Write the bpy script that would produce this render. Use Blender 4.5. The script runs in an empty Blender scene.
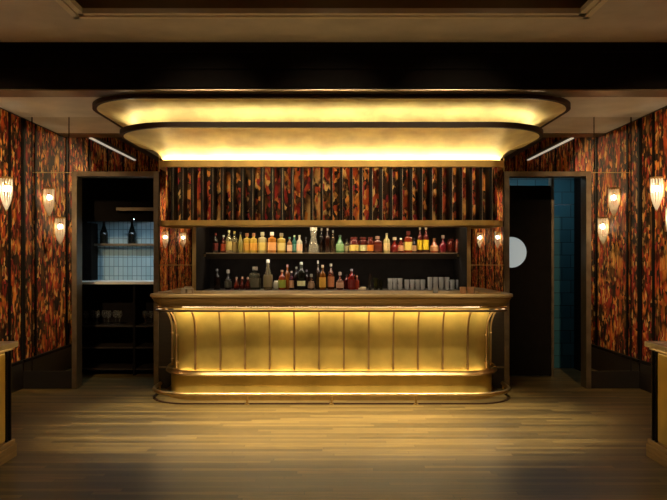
import bpy, math, random
from mathutils import Vector

random.seed(7)
C = bpy.context.scene.collection
SC = bpy.context.scene
PI = math.pi

# ------------------------------------------------------------------ camera, world, exposure
F = 700.0          # focal length in pixels of the 667 wide frame
CX, CY = 331.5, 258.0
CAMZ = 1.49
cam_d = bpy.data.cameras.new('camera')
cam = bpy.data.objects.new('camera', cam_d)
C.objects.link(cam)
cam.location = (0, -8.0, CAMZ)
cam.rotation_euler = (PI / 2, 0, 0)
cam_d.sensor_width = 36.0
cam_d.lens = F / 667.0 * 36.0
cam_d.shift_x = (333.5 - CX) / 667.0
cam_d.shift_y = (CY - 250.0) / 667.0
cam_d.clip_start = 0.05
SC.camera = cam
SC.view_settings.view_transform = 'Standard'
SC.view_settings.look = 'None'
SC.view_settings.gamma = 1.0
SC.view_settings.use_curve_mapping = False
SC.view_settings.exposure = 0.0

w = bpy.data.worlds.new('world')
SC.world = w
w.use_nodes = True
w.node_tree.nodes['Background'].inputs[0].default_value = (0.02, 0.015, 0.01, 1)
w.node_tree.nodes['Background'].inputs[1].default_value = 0.2

WARM = (1.0, 0.81, 0.48)
LED_UPPER = 17.0
LED_LOWER = 46.0
LED_COUNTER = 29.0
LED_LEDGE = 10.0
ADDED_LED_SCREEN = 34.0
LED_PLINTH = 6.0
FLOOR_W = 1450.0
SCREEN_W = 330.0
WALL_W = 200.0
SCONCE_E = 130.0
LAMP = (1.0, 0.81, 0.52)
WALL_LAMP = (1.0, 0.70, 0.38)


def W(px, d):
    return (px - CX) / F * d


def Zp(py, d):
    return CAMZ + (CY - py) / F * d


def spot(name, loc, target, watts, size, color, radius=0.05, blend=0.6):
    l = bpy.data.lights.new(name, 'SPOT')
    l.energy = watts
    l.spot_size = math.radians(size)
    l.spot_blend = blend
    l.color = color
    l.shadow_soft_size = radius
    o = bpy.data.objects.new(name, l)
    C.objects.link(o)
    o.location = loc
    o.rotation_euler = (Vector(target) - Vector(loc)).to_track_quat('-Z', 'Y').to_euler()
    return o


ADDED_DOWNLIGHTS = [(-1.5, -2.5), (0.0, -2.5), (1.5, -2.5), (-1.5, -4.7), (0.0, -4.7), (1.5, -4.7)]  # added out-of-frame lamps that light the floor and the fin screen
for x, y in ADDED_DOWNLIGHTS:
    if y > -4:
        spot('downlight_beam', (x, y, 3.93), (x * 0.78, -1.6, 0), FLOOR_W, 46, LAMP, 0.2, 1.0)
    else:
        spot('downlight_beam', (x, y, 3.93), (x * 0.72, -0.3, 2.2), SCREEN_W, 27, LAMP, 0.04, 0.9)
# ceiling spotlights added out of frame to brighten the papered side walls: position, aim
ADDED_WALLSPOTS = [((1.8, -3.6, 3.42), (3.54, -0.55, 1.75)), ((2.2, -7.2, 3.42), (3.54, -6.4, 1.6)), ((2.2, -8.8, 3.42), (3.54, -8.4, 1.6))]
for sx in (-1, 1):
    for i, (p, t) in enumerate(ADDED_WALLSPOTS):
        spot('wall_spot_beam', (sx * (p[0] + 0.6), p[1], p[2] - 0.13), (sx * t[0], t[1], t[2]), WALL_W * (1.0 if i == 0 else 0.7), 78, WALL_LAMP, 0.05, 0.8) if i else spot('wall_spot_beam', (sx * (p[0] + 0.6), p[1], p[2] - 0.13), (sx * t[0], t[1], t[2]), WALL_W * 1.9, 50, WALL_LAMP, 0.05, 0.8)


# ------------------------------------------------------------------ materials
def new_mat(name):
    m = bpy.data.materials.new(name)
    m.use_nodes = True
    nt = m.node_tree
    b = nt.nodes['Principled BSDF']
    return m, nt, b


def simple(name, col, rough=0.5, metal=0.0, noise=0.0, nscale=8.0, trans=0.0, ior=1.45, spec=0.5, stretch=None):
    m, nt, b = new_mat(name)
    b.inputs['Base Color'].default_value = (*col, 1)
    b.inputs['Roughness'].default_value = rough
    b.inputs['Metallic'].default_value = metal
    b.inputs['Transmission Weight'].default_value = trans
    b.inputs['IOR'].default_value = ior
    b.inputs['Specular IOR Level'].default_value = spec
    if noise > 0:
        tc = nt.nodes.new('ShaderNodeTexCoord')
        mp = nt.nodes.new('ShaderNodeMapping')
        mp.inputs['Scale'].default_value = stretch or (1, 1, 1)
        n = nt.nodes.new('ShaderNodeTexNoise')
        n.inputs['Scale'].default_value = nscale
        n.inputs['Detail'].default_value = 6
        r = nt.nodes.new('ShaderNodeValToRGB')
        r.color_ramp.elements[0].position = 0.3
        r.color_ramp.elements[1].position = 0.7
        r.color_ramp.elements[0].color = tuple(c * (1 - noise) for c in col) + (1,)
        r.color_ramp.elements[1].color = tuple(min(1, c * (1 + noise)) for c in col) + (1,)
        nt.links.new(tc.outputs['Object'], mp.inputs[0])
        nt.links.new(mp.outputs[0], n.inputs['Vector'])
        nt.links.new(n.outputs['Fac'], r.inputs[0])
        nt.links.new(r.outputs[0], b.inputs['Base Color'])
        mr = nt.nodes.new('ShaderNodeMapRange')
        mr.inputs[3].default_value = max(0.02, rough - 0.08)
        mr.inputs[4].default_value = min(1, rough + 0.1)
        nt.links.new(n.outputs['Fac'], mr.inputs[0])
        nt.links.new(mr.outputs[0], b.inputs['Roughness'])
    return m


def emit(name, col, strength):
    m, nt, b = new_mat(name)
    b.inputs['Base Color'].default_value = (*col, 1)
    b.inputs['Emission Color'].default_value = (*col, 1)
    b.inputs['Emission Strength'].default_value = strength
    return m


def fabric_mat():
    m, nt, b = new_mat('floral_wallpaper')
    N = nt.nodes.new
    L = nt.links.new
    geo = N('ShaderNodeNewGeometry')
    sep = N('ShaderNodeSeparateXYZ')
    L(geo.outputs['Position'], sep.inputs[0])
    add = N('ShaderNodeMath')
    add.operation = 'ADD'
    L(sep.outputs[0], add.inputs[0])
    L(sep.outputs[1], add.inputs[1])
    comb = N('ShaderNodeCombineXYZ')
    L(add.outputs[0], comb.inputs[0])
    L(sep.outputs[2], comb.inputs[1])

    def mapped(sx, sy):
        mp = N('ShaderNodeMapping')
        mp.inputs['Scale'].default_value = (sx, sy, 1)
        L(comb.outputs[0], mp.inputs[0])
        return mp
    # warp the coordinates a little so that the petals are irregular
    wn = N('ShaderNodeTexNoise')
    wn.inputs['Scale'].default_value = 6
    wn.inputs['Detail'].default_value = 3
    L(comb.outputs[0], wn.inputs['Vector'])

    def warped(sx, sy, amt):
        mp = mapped(sx, sy)
        vm = N('ShaderNodeVectorMath')
        vm.operation = 'MULTIPLY_ADD'
        vm.inputs[1].default_value = (amt, amt, 0)
        L(wn.outputs['Color'], vm.inputs[0])
        L(mp.outputs[0], vm.inputs[2])
        return vm
    # big leaf-shaped cells
    v1 = N('ShaderNodeTexVoronoi')
    v1.inputs['Scale'].default_value = 1
    L(warped(8.5, 3.8, 0.9).outputs[0], v1.inputs['Vector'])
    sp1 = N('ShaderNodeSeparateColor')
    L(v1.outputs['Color'], sp1.inputs[0])
    r1 = N('ShaderNodeValToRGB')
    cr = r1.color_ramp
    cr.interpolation = 'CONSTANT'
    pal = [(0.0, (0.035, 0.014, 0.008)), (0.20, (0.60, 0.09, 0.02)), (0.38, (0.05, 0.022, 0.010)), (0.48, (0.80, 0.26, 0.04)),
           (0.64, (0.45, 0.035, 0.022)), (0.76, (0.20, 0.09, 0.02)), (0.86, (0.90, 0.48, 0.12)), (0.94, (0.72, 0.40, 0.13))]
    cr.elements[0].position, cr.elements[0].color = pal[0][0], (*pal[0][1], 1)
    cr.elements[1].position, cr.elements[1].color = pal[1][0], (*pal[1][1], 1)
    for p, c in pal[2:]:
        e = cr.elements.new(p)
        e.color = (*c, 1)
    L(sp1.outputs[0], r1.inputs[0])
    # edges of the leaves go dark
    e1 = N('ShaderNodeValToRGB')
    e1.color_ramp.elements[0].position = 0.32
    e1.color_ramp.elements[0].color = (1, 1, 1, 1)
    e1.color_ramp.elements[1].position = 0.68
    e1.color_ramp.elements[1].color = (0.12, 0.08, 0.06, 1)
    L(v1.outputs['Distance'], e1.inputs[0])
    mul = N('ShaderNodeMix')
    mul.data_type = 'RGBA'
    mul.blend_type = 'MULTIPLY'
    mul.inputs[0].default_value = 1
    L(r1.outputs[0], mul.inputs[6])
    L(e1.outputs[0], mul.inputs[7])
    # a second, finer layer of small blossoms
    v2 = N('ShaderNodeTexVoronoi')
    v2.inputs['Scale'].default_value = 1
    L(warped(30, 15, 1.2).outputs[0], v2.inputs['Vector'])
    sp2 = N('ShaderNodeSeparateColor')
    L(v2.outputs['Color'], sp2.inputs[0])
    r2 = N('ShaderNodeValToRGB')
    cr = r2.color_ramp
    cr.interpolation = 'CONSTANT'
    pal = [(0.0, (0.025, 0.012, 0.008)), (0.32, (0.48, 0.07, 0.022)), (0.52, (0.10, 0.05, 0.015)), (0.66, (0.85, 0.34, 0.07)),
           (0.82, (0.34, 0.025, 0.03)), (0.90, (0.85, 0.52, 0.17))]
    cr.elements[0].position, cr.elements[0].color = pal[0][0], (*pal[0][1], 1)
    cr.elements[1].position, cr.elements[1].color = pal[1][0], (*pal[1][1], 1)
    for p, c in pal[2:]:
        e = cr.elements.new(p)
        e.color = (*c, 1)
    L(sp2.outputs[1], r2.inputs[0])
    nm = N('ShaderNodeTexNoise')
    nm.inputs['Scale'].default_value = 1
    nm.inputs['Detail'].default_value = 5
    L(mapped(11, 5).outputs[0], nm.inputs['Vector'])
    rm = N('ShaderNodeValToRGB')
    rm.color_ramp.elements[0].position = 0.44
    rm.color_ramp.elements[1].position = 0.56
    L(nm.outputs['Fac'], rm.inputs[0])
    mx = N('ShaderNodeMix')
    mx.data_type = 'RGBA'
    L(rm.outputs[0], mx.inputs[0])
    L(mul.outputs[2], mx.inputs[6])
    L(r2.outputs[0], mx.inputs[7])
    L(mx.outputs[2], b.inputs['Base Color'])
    b.inputs['Roughness'].default_value = 0.8
    b.inputs['Specular IOR Level'].default_value = 0.15
    bp = N('ShaderNodeBump')
    bp.inputs['Strength'].default_value = 0.25
    bp.inputs['Distance'].default_value = 0.004
    L(v2.outputs['Distance'], bp.inputs['Height'])
    L(bp.outputs[0], b.inputs['Normal'])
    return m


def floor_mat():
    m, nt, b = new_mat('dark_oak_boards')
    N = nt.nodes.new
    L = nt.links.new
    tc = N('ShaderNodeTexCoord')
    br = N('ShaderNodeTexBrick')
    br.inputs['Scale'].default_value = 1
    br.inputs['Brick Width'].default_value = 1.35
    br.inputs['Row Height'].default_value = 0.062
    br.inputs['Mortar Size'].default_value = 0.0018
    br.inputs['Mortar Smooth'].default_value = 0.1
    br.inputs['Bias'].default_value = -0.1
    br.offset = 0.37
    br.inputs['Color1'].default_value = (0.070, 0.050, 0.017, 1)
    br.inputs['Color2'].default_value = (0.225, 0.160, 0.055, 1)
    br.inputs['Mortar'].default_value = (0.02, 0.013, 0.008, 1)
    # shift every row of boards by its own random length
    sx = N('ShaderNodeSeparateXYZ')
    L(tc.outputs['Object'], sx.inputs[0])
    dv = N('ShaderNodeMath')
    dv.operation = 'DIVIDE'
    dv.inputs[1].default_value = 0.062
    L(sx.outputs[1], dv.inputs[0])
    fl = N('ShaderNodeMath')
    fl.operation = 'FLOOR'
    L(dv.outputs[0], fl.inputs[0])
    wn = N('ShaderNodeTexWhiteNoise')
    wn.noise_dimensions = '1D'
    L(fl.outputs[0], wn.inputs['W'])
    ma = N('ShaderNodeMath')
    ma.operation = 'MULTIPLY_ADD'
    ma.inputs[1].default_value = 5.0
    L(wn.outputs['Value'], ma.inputs[0])
    L(sx.outputs[0], ma.inputs[2])
    cb = N('ShaderNodeCombineXYZ')
    L(ma.outputs[0], cb.inputs[0])
    L(sx.outputs[1], cb.inputs[1])
    L(cb.outputs[0], br.inputs['Vector'])
    mp = N('ShaderNodeMapping')
    mp.inputs['Scale'].default_value = (2.2, 42, 1)
    L(cb.outputs[0], mp.inputs[0])
    n = N('ShaderNodeTexNoise')
    n.inputs['Scale'].default_value = 2.2
    n.inputs['Detail'].default_value = 8
    n.inputs['Roughness'].default_value = 0.65
    L(mp.outputs[0], n.inputs['Vector'])
    r = N('ShaderNodeValToRGB')
    r.color_ramp.elements[0].position = 0.3
    r.color_ramp.elements[0].color = (0.32, 0.30, 0.27, 1)
    r.color_ramp.elements[1].position = 0.72
    r.color_ramp.elements[1].color = (1.5, 1.45, 1.3, 1)
    L(n.outputs['Fac'], r.inputs[0])
    mul = N('ShaderNodeMix')
    mul.data_type = 'RGBA'
    mul.blend_type = 'MULTIPLY'
    mul.inputs[0].default_value = 1
    L(br.outputs['Color'], mul.inputs[6])
    L(r.outputs[0], mul.inputs[7])
    L(mul.outputs[2], b.inputs['Base Color'])
    mr = N('ShaderNodeMapRange')
    mr.inputs[3].default_value = 0.30
    mr.inputs[4].default_value = 0.52
    L(n.outputs['Fac'], mr.inputs[0])
    L(mr.outputs[0], b.inputs['Roughness'])
    bp = N('ShaderNodeBump')
    bp.inputs['Strength'].default_value = 0.25
    bp.inputs['Distance'].default_value = 0.003
    L(n.outputs['Fac'], bp.inputs['Height'])
    L(bp.outputs[0], b.inputs['Normal'])
    return m


def tile_mat(name, c1, c2, wd, ht, off, rough=0.15, mort=(0.02, 0.03, 0.035)):
    m, nt, b = new_mat(name)
    N = nt.nodes.new
    L = nt.links.new
    tc = N('ShaderNodeTexCoord')
    sep = N('ShaderNodeSeparateXYZ')
    L(tc.outputs['Object'], sep.inputs[0])
    add = N('ShaderNodeMath')
    L(sep.outputs[0], add.inputs[0])
    L(sep.outputs[1], add.inputs[1])
    comb = N('ShaderNodeCombineXYZ')
    L(add.outputs[0], comb.inputs[0])
    L(sep.outputs[2], comb.inputs[1])
    br = N('ShaderNodeTexBrick')
    br.inputs['Scale'].default_value = 1
    br.inputs['Brick Width'].default_value = wd
    br.inputs['Row Height'].default_value = ht
    br.inputs['Mortar Size'].default_value = 0.004
    br.inputs['Color1'].default_value = (*c1, 1)
    br.inputs['Color2'].default_value = (*c2, 1)
    br.inputs['Mortar'].default_value = (*mort, 1)
    br.offset = off
    L(comb.outputs[0], br.inputs['Vector'])
    L(br.outputs['Color'], b.inputs['Base Color'])
    b.inputs['Roughness'].default_value = rough
    bp = N('ShaderNodeBump')
    bp.inputs['Strength'].default_value = 0.4
    bp.inputs['Distance'].default_value = 0.004
    bp.invert = True
    L(br.outputs['Fac'], bp.inputs['Height'])
    L(bp.outputs[0], b.inputs['Normal'])
    return m


M = {}
M['fabric'] = fabric_mat()
M['floor'] = floor_mat()
M['gold_leaf'] = simple('gold_leaf', (0.86, 0.67, 0.31), 0.5, 0.25, 0.3, 3.2)
M['gold_panel'] = simple('brushed_gold_panel', (0.55, 0.40, 0.10), 0.42, 0.55, 0.25, 3.0)
M['brass'] = simple('aged_brass', (0.60, 0.42, 0.17), 0.32, 1.0, 0.15, 12)
M['rib'] = simple('rib_bronze', (0.42, 0.27, 0.11), 0.45, 0.8, 0.15, 12)
M['brass_wood'] = simple('gilded_moulding', (0.36, 0.24, 0.095), 0.5, 0.3, 0.25, 5, stretch=(1, 1, 12))
M['bronze'] = simple('dark_bronze', (0.10, 0.065, 0.035), 0.38, 0.7, 0.2, 10)
M['frame_bronze'] = simple('frame_bronze', (0.22, 0.17, 0.11), 0.38, 0.8, 0.2, 10)
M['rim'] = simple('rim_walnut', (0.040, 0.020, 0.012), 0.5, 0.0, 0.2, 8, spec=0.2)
M['black'] = simple('black_lacquer', (0.009, 0.007, 0.006), 0.7, 0.0, 0.2, 10, spec=0.05)
M['dark'] = simple('dark_wood', (0.022, 0.015, 0.010), 0.45, 0.0, 0.3, 6, stretch=(1, 1, 8))
M['wainscot'] = simple('wainscot_wood', (0.010, 0.007, 0.005), 0.5, 0.0, 0.3, 6, stretch=(1, 1, 8))
M['ceiling'] = simple('ceiling_plaster', (0.70, 0.66, 0.58), 0.65, 0.0, 0.12, 3)
M['mirror'] = simple('antique_mirror', (0.80, 0.77, 0.70), 0.012, 1.0)
M['amber_brass'] = simple('amber_brass', (0.44, 0.27, 0.065), 0.42, 0.5, 0.2, 6)
M['fin'] = simple('fin_bronze', (0.010, 0.006, 0.004), 0.5, 0.0, 0.2, 10, spec=0.15)
M['fin_edge'] = simple('fin_edge_bronze', (0.40, 0.30, 0.17), 0.4, 0.8, 0.2, 10)
M['blue_tile'] = tile_mat('pale_blue_tile', (0.30, 0.46, 0.54), (0.38, 0.53, 0.60), 0.062, 0.125, 0.0, mort=(0.13, 0.20, 0.24))
M['teal_tile'] = tile_mat('teal_tile', (0.03, 0.10, 0.125), (0.045, 0.14, 0.17), 0.24, 0.17, 0.5)
M['marble'] = simple('cream_marble', (0.88, 0.76, 0.54), 0.25, 0.0, 0.12, 3)
M['steel'] = simple('pale_top', (0.85, 0.84, 0.80), 0.4, 0.0, 0.05, 9)
M['glass'] = simple('clear_glass', (1.0, 1.0, 1.0), 0.1, 0.0, trans=0.72, ior=1.45)
M['wine_glass'] = simple('stem_glass', (0.92, 0.94, 0.95), 0.04, 0.0, trans=0.97, ior=1.4)
M['rod_glass'] = simple('rod_glass', (0.98, 0.94, 0.86), 0.3, 0.0, trans=0.6, ior=1.4)
M['frost'] = emit('frosted_pane', (0.50, 0.60, 0.64), 0.42)
M['copper'] = simple('copper_cup', (0.80, 0.50, 0.30), 0.4, 0.2, 0.1, 20)
M['cream'] = simple('cream_paper', (0.62, 0.50, 0.34), 0.6)
M['led_u'] = emit('led_upper', WARM, LED_UPPER)
M['led_l'] = emit('led_lower', WARM, LED_LOWER)
M['led_f'] = emit('led_screen', WARM, ADDED_LED_SCREEN)
M['led_c'] = emit('led_counter', WARM, LED_COUNTER)
M['led_g'] = emit('led_ledge', WARM, LED_LEDGE)
M['led_k'] = emit('led_cabinet', WARM, 7.0)
M['led_p'] = emit('led_plinth', WARM, LED_PLINTH)
M['led_n'] = emit('led_niche', (1.0, 0.80, 0.52), 43)
M['led_s'] = emit('led_shelf', (1.0, 0.86, 0.66), 34)
M['lamp_lin'] = emit('linear_lamp', (1.0, 0.92, 0.8), 0.5)
M['lamp_cool'] = emit('cool_lamp', (0.66, 0.87, 1.0), 22.0)
M['lamp_lobby'] = emit('lobby_lamp', (0.72, 0.88, 1.0), 30.0)
M['bulb'] = emit('bulb', (1.0, 0.80, 0.52), SCONCE_E)
M['down'] = emit('downlight_lens', (1.0, 0.8, 0.5), 4)


# ------------------------------------------------------------------ mesh builder
class MB:
    def __init__(s):
        s.v, s.f = [], []

    def box(s, x0, x1, y0, y1, z0, z1):
        n = len(s.v)
        x0, x1 = min(x0, x1), max(x0, x1)
        y0, y1 = min(y0, y1), max(y0, y1)
        z0, z1 = min(z0, z1), max(z0, z1)
        s.v += [(x0, y0, z0), (x1, y0, z0), (x1, y1, z0), (x0, y1, z0), (x0, y0, z1), (x1, y0, z1), (x1, y1, z1), (x0, y1, z1)]
        s.f += [tuple(n + i for i in q) for q in ((3, 2, 1, 0), (4, 5, 6, 7), (0, 1, 5, 4), (1, 2, 6, 5), (2, 3, 7, 6), (3, 0, 4, 7))]
        return s

    def lathe(s, prof, n=14, cx=0, cy=0, cz=0, sq=None):
        """prof: (r, z) from bottom to top; sq: exponent for squarish sections"""
        base = len(s.v)
        rings = []
        for r, z in prof:
            if r < 1e-5:
                rings.append([len(s.v)])
                s.v.append((cx, cy, cz + z))
            else:
                ring = []
                for k in range(n):
                    a = 2 * PI * (k + 0.5) / n
                    rr = r
                    if sq:
                        ca, sa = abs(math.cos(a)), abs(math.sin(a))
                        rr = r / (ca ** sq + sa ** sq) ** (1.0 / sq)
                    ring.append(len(s.v))
                    s.v.append((cx + rr * math.cos(a), cy + rr * math.sin(a), cz + z))
                rings.append(ring)
        for a, b in zip(rings, rings[1:]):
            for k in range(n):
                k2 = (k + 1) % n
                if len(a) == 1 and len(b) == 1:
                    continue
                if len(a) == 1:
                    s.f.append((a[0], b[k2], b[k]))
                elif len(b) == 1:
                    s.f.append((a[k], a[k2], b[0]))
                else:
                    s.f.append((a[k], a[k2], b[k2], b[k]))
        if len(rings[0]) > 1:
            s.f.append(tuple(reversed(rings[0])))
        if len(rings[-1]) > 1:
            s.f.append(tuple(rings[-1]))
        return s

    def tube(s, pts, r, n=8, cap=True):
        pts = [Vector(p) for p in pts]
        rr = r if isinstance(r, (list, tuple)) else [r] * len(pts)
        rings = []
        up = None
        for i, p in enumerate(pts):
            t = (pts[min(i + 1, len(pts) - 1)] - pts[max(i - 1, 0)]).normalized()
            if up is None:
                up = Vector((0, 0, 1)) if abs(t.z) < 0.9 else Vector((0, 1, 0))
            u = t.cross(up)
            if u.length < 1e-4:
                u = t.cross(Vector((1, 0, 0)))
            u.normalize()
            v = u.cross(t).normalized()
            up = v
            ring = []
            for k in range(n):
                a = 2 * PI * k / n
                q = p + (u * math.cos(a) + v * math.sin(a)) * rr[i]
                ring.append(len(s.v))
                s.v.append(tuple(q))
            rings.append(ring)
        for a, b in zip(rings, rings[1:]):
            for k in range(n):
                s.f.append((a[k], a[(k + 1) % n], b[(k + 1) % n], b[k]))
        if cap:
            s.f.append(tuple(reversed(rings[0])))
            s.f.append(tuple(rings[-1]))
        return s

    def loft(s, loops, closed_profile=False, close_ends=False):
        """loops: list of equal-length point lists"""
        idx = []
        for lp in loops:
            row = []
            for p in lp:
                row.append(len(s.v))
                s.v.append(tuple(p))
            idx.append(row)
        m = len(idx)
        rng = range(m) if closed_profile else range(m - 1)
        for i in rng:
            a, b = idx[i], idx[(i + 1) % m]
            for k in range(len(a) - 1):
                s.f.append((a[k], a[k + 1], b[k + 1], b[k]))
        if close_ends:
            s.f.append(tuple(r[0] for r in idx))
            s.f.append(tuple(reversed([r[-1] for r in idx])))
        return s

    def poly(s, pts):
        n = len(s.v)
        s.v += [tuple(p) for p in pts]
        s.f.append(tuple(range(n, n + len(pts))))
        return s

    def build(s, name, mat, parent=None, smooth=False, bevel=0.0):
        me = bpy.data.meshes.new(name)
        me.from_pydata(s.v, [], s.f)
        me.validate()
        import bmesh
        bm = bmesh.new()
        bm.from_mesh(me)
        bmesh.ops.recalc_face_normals(bm, faces=bm.faces)
        bm.to_mesh(me)
        bm.free()
        me.materials.append(mat)
        o = bpy.data.objects.new(name, me)
        C.objects.link(o)
        if smooth:
            for p in me.polygons:
                p.use_smooth = True
            try:
                me.set_sharp_from_angle(angle=math.radians(40))
            except Exception:
                pass
        if bevel > 0:
            b = o.modifiers.new('bevel', 'BEVEL')
            b.width = bevel
            b.segments = 2
            b.limit_method = 'ANGLE'
        if parent is not None:
            o.parent = parent
        return o


def thing(name, label, cat, loc=(0, 0, 0), group=None, rz=0.0):
    o = bpy.data.objects.new(name, None)
    C.objects.link(o)
    o.empty_display_size = 0.1
    o.location = loc
    o.rotation_euler = (0, 0, rz)
    o['label'] = label
    o['category'] = cat
    if group:
        o['group'] = group
    return o


def tag(o, label, cat, group=None):
    o['label'] = label
    o['category'] = cat
    if group:
        o['group'] = group
    return o


def struct(mb, name, mat, **k):
    o = mb.build(name, mat, **k)
    o['kind'] = 'structure'
    return o


def plan(hw, yf, R, yb=-0.003, n=12):
    """open U-shaped outline in plan: from the back left round the front to the back right"""
    pts = [(-hw, yb)]
    for k in range(n + 1):
        a = PI + (PI / 2) * k / n
        pts.append((-hw + R + R * math.cos(a), yf + R + R * math.sin(a)))
    for k in range(n + 1):
        a = 1.5 * PI + (PI / 2) * k / n
        pts.append((hw - R + R * math.cos(a), yf + R + R * math.sin(a)))
    pts.append((hw, yb))
    return pts


def ring(hw, yf, R, z, **k):
    return [(x, y, z) for x, y in plan(hw, yf, R, **k)]


# ------------------------------------------------------------------ the room
WX = 3.54
ZC = 3.10            # low ceiling over the bar
ZM = 3.55            # ceiling of the main room
YB = -1.29           # front of the beam
YR = -10.0
struct(MB().box(-WX - 0.1, WX + 0.1, YR, 1.6, -0.1, 0), 'floor', M['floor'])
# side walls
for sx, nm in ((-1, 'left'), (1, 'right')):
    struct(MB().box(sx * WX, sx * (WX + 0.12), YR, 0.0, 0, 4.0), 'wall_' + nm, M['dark'])
    t = 1
    panels = [(-0.05, -0.315), (-0.365, -1.28)]
    y = -1.40
    while y > -9.2:
        panels.append((y, y - 0.75))
        y -= 0.83
    mb = MB()
    for a, b in panels:
        mb.box(sx * WX, sx * (WX - 0.012), a, b, 0.33, ZC - 0.02 if a > -1.3 else 3.45)
    struct(mb, 'wall_%s_fabric' % nm, M['fabric'])
    struct(MB().box(sx * WX, sx * (WX - 0.02), YR, -0.012, 0.0, 0.325), 'baseboard_' + nm, M['wainscot'])
    mb = MB()
    mb.box(sx * (WX - 0.021), sx * (WX - 0.032), YR, -0.012, 0.295, 0.322)
    for a in [-0.029, -0.34] + [p[1] - 0.04 for p in panels[1:]]:
        mb.box(sx * WX, sx * (WX - 0.022), a - 0.025, a + 0.025, 0.33, ZC - 0.02 if a > -1.3 else 3.45)
    struct(mb, 'trim_' + ('1' if sx < 0 else '2'), M['black'])
struct(MB().box(-WX, WX, YR - 0.1, YR, 0, 4.0), 'wall_front', M['dark'])
# ceilings
struct(MB().box(-WX - 0.1, WX + 0.1, YB + 0.25, 0.03, ZC, ZC + 0.1), 'ceiling', M['ceiling'])
mb = MB()
CO = 2.2
CY0, CY1 = -5.2, -2.0
mb.box(-WX - 0.1, WX + 0.1, CY1, YB + 0.03, ZM, ZM + 0.08)
mb.box(-WX - 0.1, WX + 0.1, YR, CY0, ZM, ZM + 0.08)
mb.box(-WX - 0.1, -CO, CY0, CY1, ZM, ZM + 0.08)
mb.box(CO, WX + 0.1, CY0, CY1, ZM, ZM + 0.08)
struct(mb, 'ceiling_main', M['ceiling'])
mb = MB()
mb.box(-CO - 0.05, CO + 0.05, CY0 - 0.05, CY1 + 0.05, 4.0, 4.06)
mb.box(-CO - 0.05, -CO, CY0, CY1, ZM + 0.08, 4.0)
mb.box(CO, CO + 0.05, CY0, CY1, ZM + 0.08, 4.0)
mb.box(-CO - 0.05, CO + 0.05, CY1, CY1 + 0.05, ZM + 0.08, 4.0)
mb.box(-CO - 0.05, CO + 0.05, CY0 - 0.05, CY0, ZM + 0.08, 4.0)
struct(mb, 'ceiling_coffer', simple('coffer_paint', (0.26, 0.17, 0.06), 0.6, 0.0, 0.15, 3))
# frame moulding round the coffer: two steps
mb = MB()
for o, z0, z1 in ((0.0, ZM - 0.012, ZM + 0.0), (0.055, ZM + 0.0, ZM + 0.045)):
    wd = 0.05
    i = o
    for sx in (-1, 1):
        mb.box(sx * (CO - i), sx * (CO - i - wd + 0.1 * (i == 0) * 0), CY0 + i, CY1 - i, z0, z1)
    mb.box(-CO + i, CO - i, CY1 - i - wd, CY1 - i, z0, z1)
    mb.box(-CO + i, CO - i, CY0 + i, CY0 + i + wd, z0, z1)
struct(mb, 'trim_3', simple('coffer_trim', (0.85, 0.78, 0.62), 0.45, 0.0, 0.05, 8))
# the beam with its mouldings
mb = MB()
mb.box(-WX, WX, YB, YB + 0.25, ZC + 0.004, ZM)
mb.box(-WX, WX, YB - 0.03, YB, ZM - 0.09, ZM)
mb.box(-WX, WX, YB - 0.012, YB, ZC + 0.02, ZC + 0.09)
mb.box(-WX, WX, YB - 0.02, YB, ZC + 0.20, ZC + 0.225)
struct(mb, 'trim_4', M['black'])
struct(MB().box(-WX, WX, YB - 0.016, YB + 0.26, ZC - 0.008, ZC + 0.004), 'trim_5', M['frame_bronze'])

# back wall of antique mirror at y = 0, with two doorways and the bottle niche
DI, DO_ = 2.03, 2.905       # door opening
DT = 2.42
FR = 0.058
NX = 1.57
BHX = 1.75
mb = MB()
for sx in (-1, 1):
    mb.box(sx * (DO_ + FR), sx * WX, 0, 0.03, 0, ZC)
    mb.box(sx * (DI - FR), sx * (DO_ + FR), 0, 0.03, DT + FR, ZC)
    mb.box(sx * NX, sx * (DI - FR), 0, 0.03, 0, ZC)
mb.box(-NX, NX, 0, 0.03, 2.02, ZC)
struct(mb, 'wall_back', M['mirror'])
# thin brass joints of the mirror sheets
mb = MB()
zj = Zp(172.5, 8)
for sx in (-1, 1):
    mb.box(sx * W(630.0, 8), sx * (DO_ + FR), -0.004, 0, zj - 0.004, zj + 0.004)
    mb.box(sx * (DI - FR - 0.002) - 0.004, sx * (DI - FR - 0.002) + 0.004, -0.004, 0, DT + FR, ZC)
    mb.box(sx * (NX + 0.02), sx * (DI - FR), -0.004, 0, Zp(265, 8) - 0.004, Zp(265, 8) + 0.004)
    mb.box(sx * NX - 0.022, sx * NX + 0.022, -0.006, 0.0, 1.0, 1.85)
struct(mb, 'trim_6', M['brass'])
mb = MB()
for sx in (-1, 1):
    mb.box(sx * 3.0 - 0.004, sx * 3.0 + 0.004, -0.004, 0, zj + 0.004, ZC)
    mb.box(sx * W(631.0, 8) - 0.006, sx * W(631.0, 8) + 0.006, -0.004, 0, 0.2, ZC)
struct(mb, 'trim_9', M['black'])
mb = MB()
for sx in (-1, 1):
    mb.box(sx * (DO_ + FR), sx * (WX - 0.021), -0.008, 0, 0, 0.20)
struct(mb, 'baseboard_back', M['wainscot'])
mb = MB()
for sx in (-1, 1):
    mb.box(sx * (BHX + 0.01), sx * (DI - FR - 0.001), -0.012, 0, 0, 1.10)
struct(mb, 'wall_back_panel', M['dark'])
mb = MB()
for sx in (-1, 1):
    mb.box(sx * (BHX + 0.01), sx * (DI - FR - 0.001), -0.022, -0.012, 0.235, 0.255)
struct(mb, 'trim_8', M['frame_bronze'])
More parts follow.
